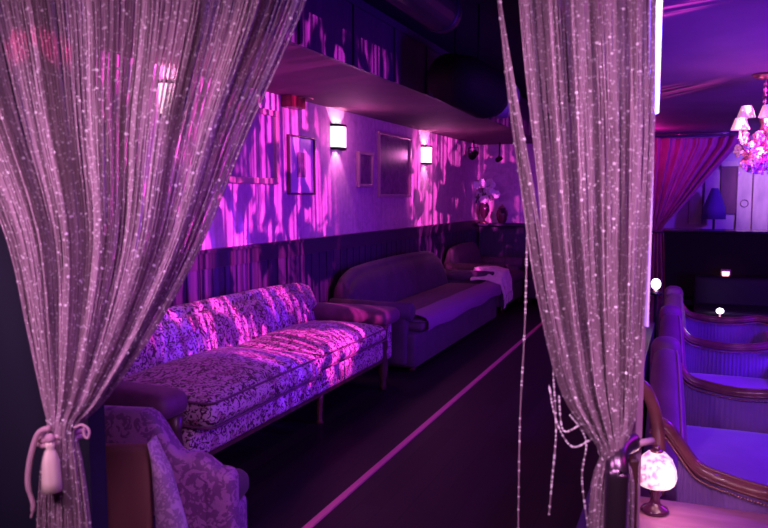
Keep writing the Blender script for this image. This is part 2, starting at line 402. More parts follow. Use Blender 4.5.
# doorway we look through: navy wall with the opening, slim right post
def slab(l0, l1, d0, d1, z0, z1):
    V = [hf * d + rt * l + Vector((0, 0, z)) for l in (l0, l1) for d in (d0, d1) for z in (z0, z1)]
    return V, box(0, 1, 0, 1, 0, 1)[1]
def lat(px, D, z=1.5):   # lateral offset of pixel column at depth D, height z
    return (px - 384) / F * (D * math.cos(PITCH) + (CAM_H - z) * math.sin(PITCH))
LJ = lat(105, 2.2, .8)
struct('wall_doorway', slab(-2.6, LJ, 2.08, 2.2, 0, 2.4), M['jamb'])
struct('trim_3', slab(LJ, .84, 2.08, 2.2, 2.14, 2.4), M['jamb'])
LP = lat(646, 2.05, 1.8)
struct('trim_4', slab(LP - .010, LP + .010, 2.02, 2.2, -.25, 2.2), mat('mauve_post', (.42, .22, .40), .5), bevel=.004)
led = empty('led_strip', 'glowing blue white light strip running down the doorway post', 'light strip', hf * 2.0 + rt * LP + Vector((0, 0, 1.15)))
o_ = -Vector(led.location)
build('upper_tube', xf(slab(LP - .002, LP + .015, 1.990, 2.019, 1.72, 2.12), o_), M['led'], led)
build('lower_tube', xf(slab(LP + .003, LP + .008, 1.995, 2.019, 1.15, 1.72), o_), mat('thin_led_tube', (.7, .6, 1), .4, emit=(.62, .26, 1), es=.7), led)
# parapet between aisle and sunken lounge
struct('wall_parapet', box(-.30, -.22, 2.3, 8.4, -.25, .42), M['navy'])

# ------------------------------------------------------------------ string curtains
def string_curtain(name, label, left, right, y_top, n, seed, depth, ytie, loose=(), gap=None):
    """left/right: pixel edge curves [(y, x)...] measured on the vertical plane of the doorway"""
    rnd = random.Random(seed)
    def gapf(s, y):
        if not gap or s > gap[1] or y > gap[2]: return s
        t = 1 - max(0, y) / gap[2]; return s * (gap[0] + (1 - gap[0]) * (1 - t)) if s < gap[0] * 1.6 else gap[1] * t + s * (1 - t)
    def ex(c, y):
        if y <= c[0][0]: return c[0][1] + (c[1][1] - c[0][1]) * (y - c[0][0]) / (c[1][0] - c[0][0])
        for (a, xa), (b, xb) in zip(c, c[1:]):
            if y <= b:
                t = (y - a) / (b - a); return xa + (xb - xa) * t
        return c[-1][1]
    def spl(c):
        P = smooth_path([(a, b, 0) for a, b in c], 6); return [(p.x, p.y) for p in P]
    left, right = spl(left), spl(right)
    strings, beads = [], []
    ys = [y_top + (545 - y_top) * i / 46 for i in range(47)]
    for k in range(n):
        s = (k + rnd.uniform(-.4, .4)) / (n - 1); s = max(0, min(1, s)) if rnd.random() > .04 else s
        pl = s * 34; dz = .035 * math.sin(pl) + rnd.uniform(-.02, .02); ph = rnd.uniform(0, 6.28); amp = rnd.uniform(.0, 1.1)
        s2 = s + .020 * math.sin(pl * 1.3 + 1)       # soft pleats bunch the strings
        x_b = s2 + rnd.uniform(-.12, .12); x_b = max(.02, min(.98, x_b))
        pts = []
        for y in ys:
            a, b = ex(left, y), ex(right, y)
            m_ = 1 / (1 + math.exp(-(y - ytie) / 8)); ss = s2 * (1 - m_) + x_b * m_
            close = max(0, 1 - abs(y - ytie) / 170)
            bulge = math.sqrt(max(0, 1 - (2 * ss - 1) ** 2)) * .05 * close
            px = a + (b - a) * gapf(ss, y) + amp * math.sin(y * .02 + ph)
            p = hd(px, y, depth + dz * (1 - close * .8) - bulge + rnd.uniform(-.001, .001))
            pts.append(p)
        strings.append(tube(pts, rnd.uniform(.0018, .0031), 3, cap=False))
        d = rnd.uniform(0, .03)
        # beads every few centimetres
        for i in range(len(pts) - 1):
            seg = (pts[i + 1] - pts[i]).length
            while d < seg:
                p = pts[i].lerp(pts[i + 1], d / seg); r = rnd.choice((.0030, .0036, .0044)) if rnd.random() < .12 else .0024
                beads.append(ball(p + Vector((0, 0, 0)), r, 5, 4)); d += rnd.uniform(.02, .07)
            d -= seg
    for pts in loose:
        P = smooth_path([hd(*q) for q in pts], 8); strings.append(tube(P, .0018, 4, cap=False))
        for a, b in zip(P, P[1:]):
            for q in range(2):
                if rnd.random() < .7: beads.append(ball(a.lerp(b, rnd.random()), .0030, 5, 4))
    def fast(lst):
        V, Fc = [], []
        for v, f in lst:
            n_ = len(V); V.extend(v); Fc.extend([tuple(i + n_ for i in q) for q in f])
        return V, Fc
    root = build(name, fast(strings), M['string'], smooth=True); tag(root, label, 'curtain', kind='stuff')
    bd = build('bead', fast(beads), M['bead'], root, kind='stuff'); bd['label'] = 'small glittering silver beads'
    return root

string_curtain('string_curtain', 'pearly beaded string curtain on the left, tied back with a pink cord and tassel',
    [(-60, -130), (100, -60), (230, 0), (330, 26), (400, 42), (428, 48), (460, 42), (500, 38), (545, 36)],
    [(-60, 306), (0, 298), (130, 243), (240, 200), (330, 152), (400, 104), (428, 78), (460, 82), (500, 88), (545, 93)],
    -32, 370, 3, 1.9, 430)
lo = [[(527, 235, 1.9), (525, 320, 1.9), (520, 420, 1.9), (518, 540, 1.9)],
      [(549, 385, 1.9), (556, 420, 1.9), (571, 446, 1.89), (590, 440, 1.88), (604, 428, 1.88)],
      [(553, 370, 1.9), (556, 430, 1.9), (552, 480, 1.9), (549, 515, 1.9)],
      [(559, 395, 1.9), (563, 430, 1.9), (580, 425, 1.88), (596, 415, 1.88)],
      [(570, 415, 1.9), (586, 440, 1.88), (582, 480, 1.88), (590, 540, 1.88)]]
string_curtain('string_curtain', 'pearly beaded string curtain on the right, gathered over the dark rail post',
    [(-60, 492), (0, 498), (90, 507), (180, 518), (280, 532), (380, 556), (425, 580), (452, 600), (480, 592), (545, 586)],
    [(-60, 657), (0, 653), (130, 651), (250, 646), (350, 640), (420, 633), (452, 624), (480, 634), (545, 634)],
    -32, 190, 11, 1.9, 452, lo, gap=(.085, .145, 235))
rod = build('curtain_rod', tube([hf * 1.9 + rt * -1.4 + Vector((0, 0, 2.125)), hf * 1.9 + rt * .76 + Vector((0, 0, 2.125))], .014, 10), M['brass'], smooth=True)
tag(rod, 'brass rod across the doorway carrying the string curtains', 'curtain rod')
# tieback of the left curtain: ring of twisted cord, hanging end, looped end, cream tassel
tb = empty('curtain_tieback', 'pink twisted cord tied round the left string curtain with cream tassel', 'curtain tieback', hd(62, 432, 1.9))
def loc_(p): return p - tb.location
ring = []
for i in range(25):
    a = 2 * PI * i / 24; ring.append(rt * (.054 * math.cos(a)) - hf * (.055 * math.sin(a)) + Vector((0, 0, .006 * math.sin(2 * a) + .004 * math.cos(a))))
build('cord', join(tube(ring, .008, 6), tube([p + Vector((0, 0, -.014)) for p in ring], .0075, 6)), M['cord'], tb, True)
build('cord_end', tube([loc_(p) for p in smooth_path([hd(50, 428, 1.84), hd(38, 434, 1.84), hd(30, 460, 1.84), hd(28, 485, 1.84), hd(33, 505, 1.84), hd(31, 518, 1.84)], 6)], [.0075] * 20 + [.006] * 7 + [.003] * 4, 7), M['cord'], tb, True)
build('cord_loop', tube([loc_(p) for p in smooth_path([hd(74, 428, 1.84), hd(82, 425, 1.84), hd(89, 430, 1.84), hd(88, 438, 1.84), hd(84, 435, 1.84), hd(84, 428, 1.84)], 6)], .0035, 6), M['cord'], tb, True)
tp = hd(50, 441, 1.82) - tb.location
ts = build('tassel', lathe([(.002, .0), (.010, -.002), (.013, -.012), (.009, -.02), (.013, -.026), (.020, -.05), (.0235, -.10), (.025, -.128), (.018, -.130), (0.001, -.128)], 22, tp), M['tassel'], tb, True)
ts['label'] = 'cream silk tassel'
build('knot', ball(tp + Vector((0, 0, .006)), .013, 10, 8), M['cord'], tb, True)

# ------------------------------------------------------------------ sofas
def piping(x0, x1, y0, y1, z, r=.006):
    k = .03; P = [(x0 + k, y0, z), (x1 - k, y0, z), (x1, y0 + k, z), (x1, y1 - k, z), (x1 - k, y1, z), (x0 + k, y1, z), (x0, y1 - k, z), (x0, y0 + k, z), (x0 + k, y0, z)]
    return tube(P, r, 6, cap=False)


def back_loft(L, y_front, y_back, z0, ztop, lean=.10, arch=.03, thick=.16, ends=.06, n=30):
    """rolled-top sofa back; length L centred on x"""
    P = []
    for i in range(n + 1):
        u = -1 + 2 * i / n; e = (1 - abs(u) ** 10); zt = ztop + arch * (1 - u * u) - ends * abs(u) ** 12
        x = u * L / 2; yf = y_front; c = []
        for (a, b) in ((0, 0), (.12, .25), (.28, .5), (.52, .72), (.76, .88)):
            c.append((x, yf + lean * a + .015 * (1 - e) - .02 * math.sin(b * PI) * e, z0 + (zt - z0) * b))
        R_ = thick * .42; cy = yf + lean + R_ * .8; cz = zt - R_
        for k in range(7):
            g = PI * (1 - k / 6); c.append((x, cy + R_ * math.cos(g), cz + R_ * math.sin(g)))
        c.append((x, y_back, z0 + (zt - z0) * .5)); c.append((x, y_back, z0))
        P.append(c)
    return loft(P)


def rolled_arm(x0, x1, yf, yb, z0, zt, r=.07):
    """panel + rolled top running front to back"""
    cx = (x0 + x1) / 2
    panel = pad(x0 + .02, x1 - .02, yf + .04, yb, z0, zt - r, .03, 0, 8)
    roll = tube([(cx, yf - .01, zt - r), (cx, yf, zt - r), (cx, (yf + yb) / 2, zt - r + .005), (cx, yb, zt - r + .01)], [r * .8, r, r, r * .95], 16)
    return join(panel, roll)


# sofa 1: brocade two-seater.  local x = along wall (world +Y), local -y = into the room (world +X)
S = empty('brocade_sofa', 'floral brocade sofa with two seat cushions under the framed pictures', 'sofa', (-2.52, 4.2, 0), R(90), 'sofas along the papered wall')
fab = M['brocade']
build('seat_frame', pad(-1.38, 1.04, -.405, .40, .25, .405, .03, 0, 14), fab, S, True)
build('seat_frame_rail', box(-1.38, 1.04, -.40, .38, .235, .255), M['wood_dark'], S)
for a, b in ((-1.37, -.195), (-.145, 1.02)):
    e_ = .055 if a < -1 else -.01
    c = build('seat_cushion', pad(a, b, -.455 - e_, .22, .405, -.0 + .535 + e_ * .35, .065, .07, 18, side=.015), fab, S, True)
    build('piping', join(piping(a + .005, b - .005, -.458 - e_, .21, .515 + e_ * .5), piping(a + .005, b - .005, -.458 - e_, .21, .425)), M['velvet_warm'], c, True)
build('backrest', xf(back_loft(2.62, .17, .44, .36, .82, .13, .02, .15, .03, 36), (-.13, 0, 0)), fab, S, True)
for x0, x1, xi in ((-1.60, -1.39, -1.45), (1.04, 1.36, 1.10)):
    a = build('arm', pad(x0 + .02, x1 - .02, -.36, .40, .20, .52, .04, 0, 10), fab, S, True)
    build('arm_pad', pad(x0, x1, -.43, .41, .50, .625, .06, .01, 14), M['velvet_warm'], a, True)
    build('arm_post', join(lathe([(.001, .0), (.025, 0), (.03, .03), (.02, .07), (.035, .12), (.042, .2), (.03, .3), (.042, .34), (.03, .42), (.045, .5), (.001, .51)], 14, (xi, -.37, .0))), M['wood_dark'], a, True)
for x, y in ((-1.5, -.30), (0.15, -.30), (-1.5, .36), (1.28, .36), (.15, .36), (1.28, -.30)):
    build('leg', tube([(x, y, 0), (x, y, .02), (x, y, .12), (x, y, .24)], [.026, .018, .02, .03], 10), M['wood'], S, True)

# sofa 2: long smooth sofa with throw on the far arm
S2 = empty('velvet_sofa', 'long plain plum sofa with a low scooped back, beyond the brocade sofa', 'sofa', (-2.5, 7.42, 0), R(90), 'sofas along the papered wall')
sm = M['velvet']
build('seat_frame', pad(-1.5, 1.48, -.40, .40, .03, .34, .04, 0, 12), sm, S2, True)
cu = build('seat_cushion', pad(-1.42, 1.36, -.45, .20, .33, .455, .06, .04, 18, side=.02), M['velvet_smooth'], S2, True)
build('piping', piping(-1.42, 1.36, -.455, .20, .43), M['velvet_smooth'], cu, True)
sv = build('lit_seat_edge', grid(lambda u, v: (-1.40 + 2.72 * u, [-.30, -.38, -.458, -.480, -.482, -.478][min(5, int(v * 5))] + .004 * math.sin(u * 25), [.496, .486, .462, .43, .38, .35][min(5, int(v * 5))] + .01 * math.sin(u * 17) * v), 60, 5), mat('lit_edge_mauve', (.24, .08, .26), .6), S2, True); sv['label'] = 'paler mauve band painted as light along the seat front'  # paler strip paints in the light caught by the cushion's front edge
build('backrest', back_loft(2.75, .16, .46, .30, .84, .14, .04, .17, .12, 36), sm, S2, True)
build('arm', rolled_arm(-1.56, -1.42, -.36, .40, .06, .60, .075), sm, S2, True)
build('arm', rolled_arm(1.36, 1.52, -.36, .40, .06, .60, .08), sm, S2, True)
for x, y in ((-1.4, -.33), (1.4, -.33), (-1.4, .33), (1.4, .33)):
    build('leg', lathe([(.001, 0), (.03, 0), (.035, .02), (.03, .04), (.001, .042)], 10, (x, y, 0)), M['wood_dark'], S2, True)
# throw over far arm, with fringe
def throw_fn(u, v):      # u along sofa (world Y), v across the arm front->floor
    y = 8.72 + .42 * u
    path = [(-2.40, .63), (-2.30, .64), (-2.18, .64), (-2.02, .60), (-1.985, .48), (-1.98, .34)]
    t = v * 5; i = min(4, int(t)); a, b = path[i], path[i + 1]; q = t - i
    z = a[1] + (b[1] - a[1]) * q; x = a[0] + (b[0] - a[0]) * q
    if u < .45: z -= (.45 - u) * .30 * (1 - .6 * (v > .8)); 
    return (x + .012 * math.sin(u * 22) * v, y + .01 * math.sin(v * 9), z + .008 * math.sin(u * 30 + v * 5))
th = build('throw_blanket', grid(throw_fn, 20, 30), M['throw'], None, True)
th.modifiers.new('s', 'SOLIDIFY').thickness = .012
tag(th, 'pale pink throw draped over the far arm of the long plum sofa', 'throw')
fr = []
for i in range(46):
    p = Vector(throw_fn(i / 45, 1)); fr.append(tube([p, p + Vector((.004, random.uniform(-.006, .006), -.05)), p + Vector((0, random.uniform(-.01, .01), -.11))], .003, 4))
build('fringe', join(*fr), M['throw'], th, kind='stuff')

# sofa 3 in the corner and sofa 4 along the back wall
S3 = empty('corner_sofa', 'short plum sofa in the far corner with wooden-fronted rolled arm', 'sofa', (-2.52, 10.05, 0), R(90), 'sofas along the papered wall')
build('seat_frame', pad(-.62, .62, -.38, .40, .08, .34, .03), M['velvet'], S3, True)
build('seat_cushion', pad(-.52, .52, -.42, .22, .34, .46, .05, .03), M['velvet_smooth'], S3, True)
bk = back_loft(1.2, .2, .46, .3, .84, .1, .02, .14, .05, 24)
build('backrest', bk, M['velvet_smooth'], S3, True)
for x0 in (-.68, .52):
    a = build('arm', rolled_arm(x0, x0 + .16, -.36, .40, .08, .63, .075), M['velvet_smooth'], S3, True)
    build('arm_front', ball((x0 + .08, -.39, .555), .07, 12, 8, (1, .35, 1)), M['wood_dark'], a, True)
for x, y in ((-.55, -.33), (.55, -.33), (-.55, .33), (.55, .33)): build('leg', tube([(x, y, 0), (x, y, .1)], .02, 8), M['wood_dark'], S3, True)
S4 = empty('back_wall_sofa', 'low plum sofa with channelled back against the back wall under the ledge', 'sofa', (-1.25, 10.86, 0), 0)
build('seat_frame', pad(-.85, .62, -.36, .30, .06, .34, .03), M['velvet'], S4, True)
build('seat_cushion', pad(-.80, .58, -.40, .16, .34, .46, .05, .03), M['velvet'], S4, True)
ch = [pad(-.84 + i * .104, -.84 + i * .104 + .103, .10, .26, .34, .78, .045, 0, 6) for i in range(14)]
build('backrest', join(*ch), M['velvet_smooth'], S4, True)
for x, y in ((-.78, -.3), (.55, -.3), (-.78, .24), (.55, .24)): build('leg', tube([(x, y, 0), (x, y, .08)], .02, 8), M['wood_dark'], S4, True)

# armchair, bottom left: curved wrap-round back that steps down into the arms
AC = empty('armchair', 'purple damask tub armchair in the foreground beside the tied-back curtain', 'armchair', (-2.02, 2.22, 0), R(105))
def tub(u, v):
    a = R(25) + u * R(167)            # sweep from right arm, round the back, to left arm
    x = .20 * math.cos(a); y = .13 * math.sin(a) + .02
    if a < R(20): y -= (R(20) - a) * .9
    if a > R(160): y -= (a - R(160)) * .9
    d = abs((math.degrees(a) - 90)) / 90
    k = max(0, min(1, (d - .965) / .085)); k = k * k * (3 - 2 * k)
    zt = .755 - .155 * k - .05 * max(0, d - 1.09) / .04
    zt -= .24 * max(0, min(1, (R(150) - a) / R(35)))       # the far side of the chair is lower
    nx, ny = math.cos(a), math.sin(a)
    t = v * 2 * PI; w_ = .055
    hgt = (zt - .10) / 2; cz = .10 + hgt
    sx = math.cos(t); sz = math.sin(t)
    off = w_ * (abs(sx) ** .6) * (1 if sx > 0 else -1); zz = cz + hgt * (abs(sz) ** .35) * (1 if sz > 0 else -1)
    return (x + nx * off, y + ny * off, zz)
sh = grid(tub, 110, 28, closed_v=True)
m_ = 28; sh = (sh[0], sh[1] + [tuple(range(m_))[::-1], tuple(110 * m_ + k for k in range(m_))])
build('backrest', sh, M['brocade2'], AC, True)
build('seat_cushion', pad(-.15, .15, -.50, .06, .32, .43, .05, .03), M['velvet'], AC, True)
build('seat_frame', pad(-.16, .16, -.48, .08, .10, .32, .03), M['brocade2'], AC, True)
for sx in (-1,):
    build('arm_front', pad(sx * .205 - .05, sx * .205 + .05, -.555, -.43, .10, .555, .04), M['velvet_smooth'] if sx > 0 else M['brocade2'], AC, True)
for x, y in ((-.17, -.46), (.13, -.42), (-.12, .06), (.12, .06)): build('leg', tube([(x, y, 0), (x, y, .11)], [.016, .024], 8), M['wood_dark'], AC, True)

c2 = empty('side_chair', 'brown sided upholstered chair standing in front of the purple armchair', 'chair', hf * 2.32 + rt * -.95, YAW)
build('side_panel', pad(-.20, .205, -.02, .02, .06, .715, .012, 0, 8), mat('brown_cloth', (.16, .06, .06), .7), c2, True)
P = []
for i in range(15):
    t = i / 14; z = .73 - .68 * t; x0 = .205 + .012 * math.sin(t * PI); x1 = .245 + .135 * math.sin(min(1, t * .9) * PI / 2) ** 1.1; x1 -= .03 * max(0, 1 - t * 8)
    xm = (x0 + x1) / 2; hw = (x1 - x0) / 2; P.append([(xm + hw * math.cos(g), .0 + .045 * math.sin(g), z) for g in [2 * PI * q / 16 for q in range(16)]])
build('arm', loft(P[::-1]), M['brocade3'], c2, True)
build('seat', pad(-.18, .22, .03, .16, .30, .42, .03), M['velvet'], c2, True)
for x, y in ((-.17, .0), (.22, .0), (-.17, .14), (.20, .14)): build('leg', tube([(x, y, 0), (x, y, .31 if y else .08)], .014, 8), M['wood_dark'], c2, True)

# ------------------------------------------------------------------ pictures, sconces on the papered wall
def picture(name, label, y0, y1, z0, z1, fm, art, wd=.03, depth=.035, mount=None, inner=None):
    o = empty(name, label, 'picture', (WX + .001, (y0 + y1) / 2, z0), 0, 'pictures on the papered wall')
    h = (y1 - y0) / 2; H = z1 - z0
    build('frame', join(box(0, depth, -h, h, 0, wd), box(0, depth, -h, h, H - wd, H), box(0, depth, -h, -h + wd, wd, H - wd), box(0, depth, h - wd, h, wd, H - wd)), fm, o, bevel=.004)
    build('canvas', box(0, depth * .4, -h + wd, h - wd, wd, H - wd), art if not mount else mount, o)
    if inner:
        a, b, c, d = inner
        build('print', box(depth * .4, depth * .4 + .004, -h + 2 * h * a, -h + 2 * h * b, H * c, H * d), art, o)
    return o
picture('framed_picture', 'large rose framed picture half hidden by the left string curtain', 4.35, 5.21, 1.60, 2.17, M['frame_pink'], M['art_big'], .045, .045)
picture('framed_picture', 'pale mounted small print in thin frame, left of the first wall light in view', 5.40, 5.86, 1.52, 2.01, M['frame_dark'], M['print_'], .016, .03, M['mount'], (.34, .67, .30, .72))
picture('framed_picture', 'smallest dark framed picture between the wall light and the tall picture', 6.79, 7.16, 1.60, 1.95, M['frame_pink'], M['art_dark'], .03)
picture('framed_picture', 'tall dark painting in a thin frame, left of the farthest wall light', 7.32, 8.30, 1.50, 2.19, M['frame_pink'], M['art_dark'], .03)

def half_shade():
    def fn(u, v):
        a = -PI / 2 + PI * u; return (.09 * math.cos(a), .115 * math.sin(a), .022 + .186 * v)
    return grid(fn, 16, 3)
def plate(z0, z1):
    P = [(0, -.118)] + [(.094 * math.cos(-PI / 2 + PI * i / 14), .118 * math.sin(-PI / 2 + PI * i / 14)) for i in range(15)] + [(0, .118)]
    Q = [(.078 * math.cos(-PI / 2 + PI * i / 14), .100 * math.sin(-PI / 2 + PI * i / 14)) for i in range(15)]
    n = 15; V = [(x, y, z) for z in (z0, z1) for x, y in P[1:-1]] + [(x, y, z) for z in (z0, z1) for x, y in Q]
    Fc = []
    for i in range(n - 1):
        Fc += [(i, i + 1, n + i + 1, n + i), (2 * n + i, 3 * n + i, 3 * n + i + 1, 2 * n + i + 1), (i, 2 * n + i, 2 * n + i + 1, i + 1), (n + i, n + i + 1, 3 * n + i + 1, 3 * n + i)]
    return V, Fc
names = ['lit half-round wall light seen through the left string curtain', 'lit half-round wall light above the gap between the first two sofas', 'lit half-round wall light farthest down the papered wall']
sc0 = empty('wall_sconce', names[0], 'wall light', (WX + .001, 3.93, 1.97), 0, 'wall lights')
build('back_plate', join(box(0, .012, -.105, .105, 0, .23)), M['black'], sc0)
build('shade', half_shade(), M['shade_glow'], sc0, True)
build('rim', plate(0, .022), M['black'], sc0, True); build('rim', plate(.208, .23), M['black'], sc0, True)
for i, y in enumerate((3.93, 6.33, 8.85)):
    o = sc0 if i == 0 else copy_tree(sc0); z = (1.99, 1.935, 1.90)[i]; o.location = (WX + .001, y, z); o['label'] = names[i]
    # the lamp inside throws a fan of light up and down the wall
    light('sconce_up', 'SPOT', (WX + .075, y, z + .13), (1, .50, .66), 16, (WX + .02, y, z + 1), .02, angle=95, blend=.3)
    light('sconce_down', 'SPOT', (WX + .055, y, z + .08), (1, .35, .72), 15, (WX + .02, y, z - 1), .02, angle=75, blend=.3)
    light('sconce_side', 'POINT', (WX + .22, y, z + .12), (1, .22, .70), 4.2, size=.05)
# small fixtures near the ceiling line
b = hx(288, 101, WX)
e = empty('wall_speaker', 'small dark red wall box high beside the large rose framed picture', 'speaker', (WX, b.y, b.z - .06))
build('body', box(0, .10, -.12, .12, 0, .13), M['red'], e, bevel=.01)
build('bracket', tube([(.10, .0, .08), (.15, .06, .10), (.16, .13, .085)], .008, 6), M['brass'], e, True)
b = hx(459, 149, WX)
e = empty('ceiling_spotlight', 'small dark spotlight high in the far corner above the flowers', 'spotlight', (WX + .16, b.y + .2, 2.06))
build('yoke', join(tube([(0, 0, .25), (0, 0, .16)], .012, 8), tube([(-.07, 0, .05), (-.07, 0, .15), (.07, 0, .15), (.07, 0, .05)], .008, 6)), M['black'], e, True)
build('can', tube([(0, -.09, .02), (0, -.08, .022), (0, .08, .07)], [.045, .055, .05], 14), M['black'], e, True)
e = empty('security_camera', 'small dark camera hanging from the soffit near the back wall', 'camera', (-2.62, 11.1, 2.08))
build('mount', tube([(0, 0, .23), (0, 0, .06), (0, -.04, .02)], .012, 8), M['black'], e, True)
build('body', tube([(0, .06, 0), (0, -.10, -.03)], [.035, .04], 12), M['black'], e, True)

# ------------------------------------------------------------------ ceiling ducts
e = empty('air_duct', 'round dark air duct running along the raised ceiling', 'air duct', (-1.55, 0, 0))
build('pipe', tube([(0, 1.0, 2.72), (0, 4.9, 2.72)], .13, 18), M['duct'], e, True)
for y in (2.2, 3.5, 4.8): build('band', tube([(0, y, 2.72), (0, y + .05, 2.72)], .137, 18), M['duct'], e, True)
pc = hd(478, 92, 5.6)
e = empty('loudspeaker', 'big round dark loudspeaker hanging beside the soffit edge', 'loudspeaker', (pc.x, pc.y, pc.z))
d0 = Vector((.3, .95, 0)).normalized()
build('cabinet', tube([-d0 * .42 + Vector((0, 0, .06)), -d0 * .2 + Vector((0, 0, .05)), d0 * .1, d0 * .17], [.16, .19, .19, .175], 20), M['black'], e, True)
build('horn', tube([d0 * .17, d0 * .36 + Vector((0, 0, -.02))], [.13, .15], 20), M['speaker'], e, True)
build('hanger', tube([(0, 0, .17), (0, 0, 2.9 - pc.z)], .008, 6), M['black'], e); build('hanger', tube([-d0 * .3 + Vector((0, 0, .2)), -d0 * .3 + Vector((0, 0, 2.9 - pc.z))], .008, 6), M['black'], e)

# ------------------------------------------------------------------ back ledge, flowers, vases
lg = build('back_ledge', join(box(WX + .06, -.7, 11.16, 11.47, 1.06, 1.10), box(WX + .06, -.7, 11.30, 11.47, 0.0, 1.06)), M['navy'], bevel=.006)
tag(lg, 'dark navy ledge across the back wall carrying the vases', 'ledge')
prof = [(.001, .0), (.055, 0), (.05, .01), (.02, .04), (.02, .07), (.06, .12), (.085, .19), (.08, .26), (.055, .31), (.07, .345), (.062, .345), (.045, .31), (.03, .25)]
p = hy(484, 222, 11.28)
v1 = empty('footed_vase', 'footed dark vase holding the pale flowers on the back ledge', 'vase', (p.x, 11.28, 1.10)); build('bowl', lathe(prof, 20), M['vase'], v1, True)
build('foot', lathe([(.001, .0), (.06, 0), (.058, .012), (.022, .035)], 20), M['brass'], v1, True)
fl = empty('flower_arrangement', 'spray of pale lilac flowers standing in the footed dark vase', 'flowers', (p.x, 11.28, 1.44))
rnd = random.Random(5); stems = []
for i in range(26):
    a = rnd.uniform(0, 6.28); r_ = rnd.uniform(.05, .21); h = rnd.uniform(.02, .30)
    tip = Vector((r_ * math.cos(a), r_ * math.sin(a) * .45, h)); stems.append(tube(smooth_path([(0, 0, -.12), (tip.x * .3, tip.y * .3, h * .4), tip], 4), .003, 5))
    def blossom(s):
        pt = []
        for k in range(6):
            g = k * PI / 3; c = Vector((math.cos(g), -.4, math.sin(g))) * s * .6; pt.append(ball(c, s * .62, 7, 5, (1, .3, 1)))
        return join(*pt)
    build('blossom', xf(blossom(rnd.uniform(.035, .055)), tip, rz=rnd.uniform(-.6, .6)), M['blossom_pale'], fl, True)
build('stem', join(*stems), M['leaf'], fl, True)
lv = []
for i in range(14):
    a = rnd.uniform(0, 6.28); q = Vector((.14 * math.cos(a), .06 * math.sin(a), rnd.uniform(-.05, .12))); lv.append(xf(ball((0, 0, 0), .05, 8, 6, (1, .15, .45)), q, rz=rnd.uniform(0, 6), ry=rnd.uniform(-1, 1)))
build('foliage', join(*lv), M['leaf'], fl, True, kind='stuff')
p = hy(502, 222, 11.28)
u_ = [(.001, 0), (.045, 0), (.05, .01), (.075, .06), (.09, .13), (.08, .19), (.055, .215), (.062, .23), (.05, .23), (.04, .2)]
v2 = empty('lidded_urn', 'plum ribbed urn on the back ledge right of the flowers', 'urn', (p.x, 11.28, 1.10)); V, Fc = lathe(u_, 24)
V = [Vector((q.x * (1 + .05 * math.cos(12 * math.atan2(q.y, q.x))), q.y * (1 + .05 * math.cos(12 * math.atan2(q.y, q.x))), q.z)) for q in V]
build('body', (V, Fc), M['vase'], v2, True); build('lid', join(lathe([(.001, .235), (.06, .23), (.05, .25), (.02, .265), (.001, .268)], 20), ball((0, 0, .28), .014)), M['brass'], v2, True)
p = hy(463, 222, 11.28)
v3 = empty('small_vase', 'small slim vase on the back ledge left of the flowers', 'vase', (p.x, 11.28, 1.10)); build('body', lathe([(.001, 0), (.035, 0), (.05, .05), (.06, .11), (.03, .17), (.035, .2), (.026, .2), (.02, .16)], 18), M['vase'], v3, True)
build('rim', tube([(.035 * math.cos(i * PI / 9), .035 * math.sin(i * PI / 9), .2) for i in range(19)], .004, 5), M['brass'], v3, True)

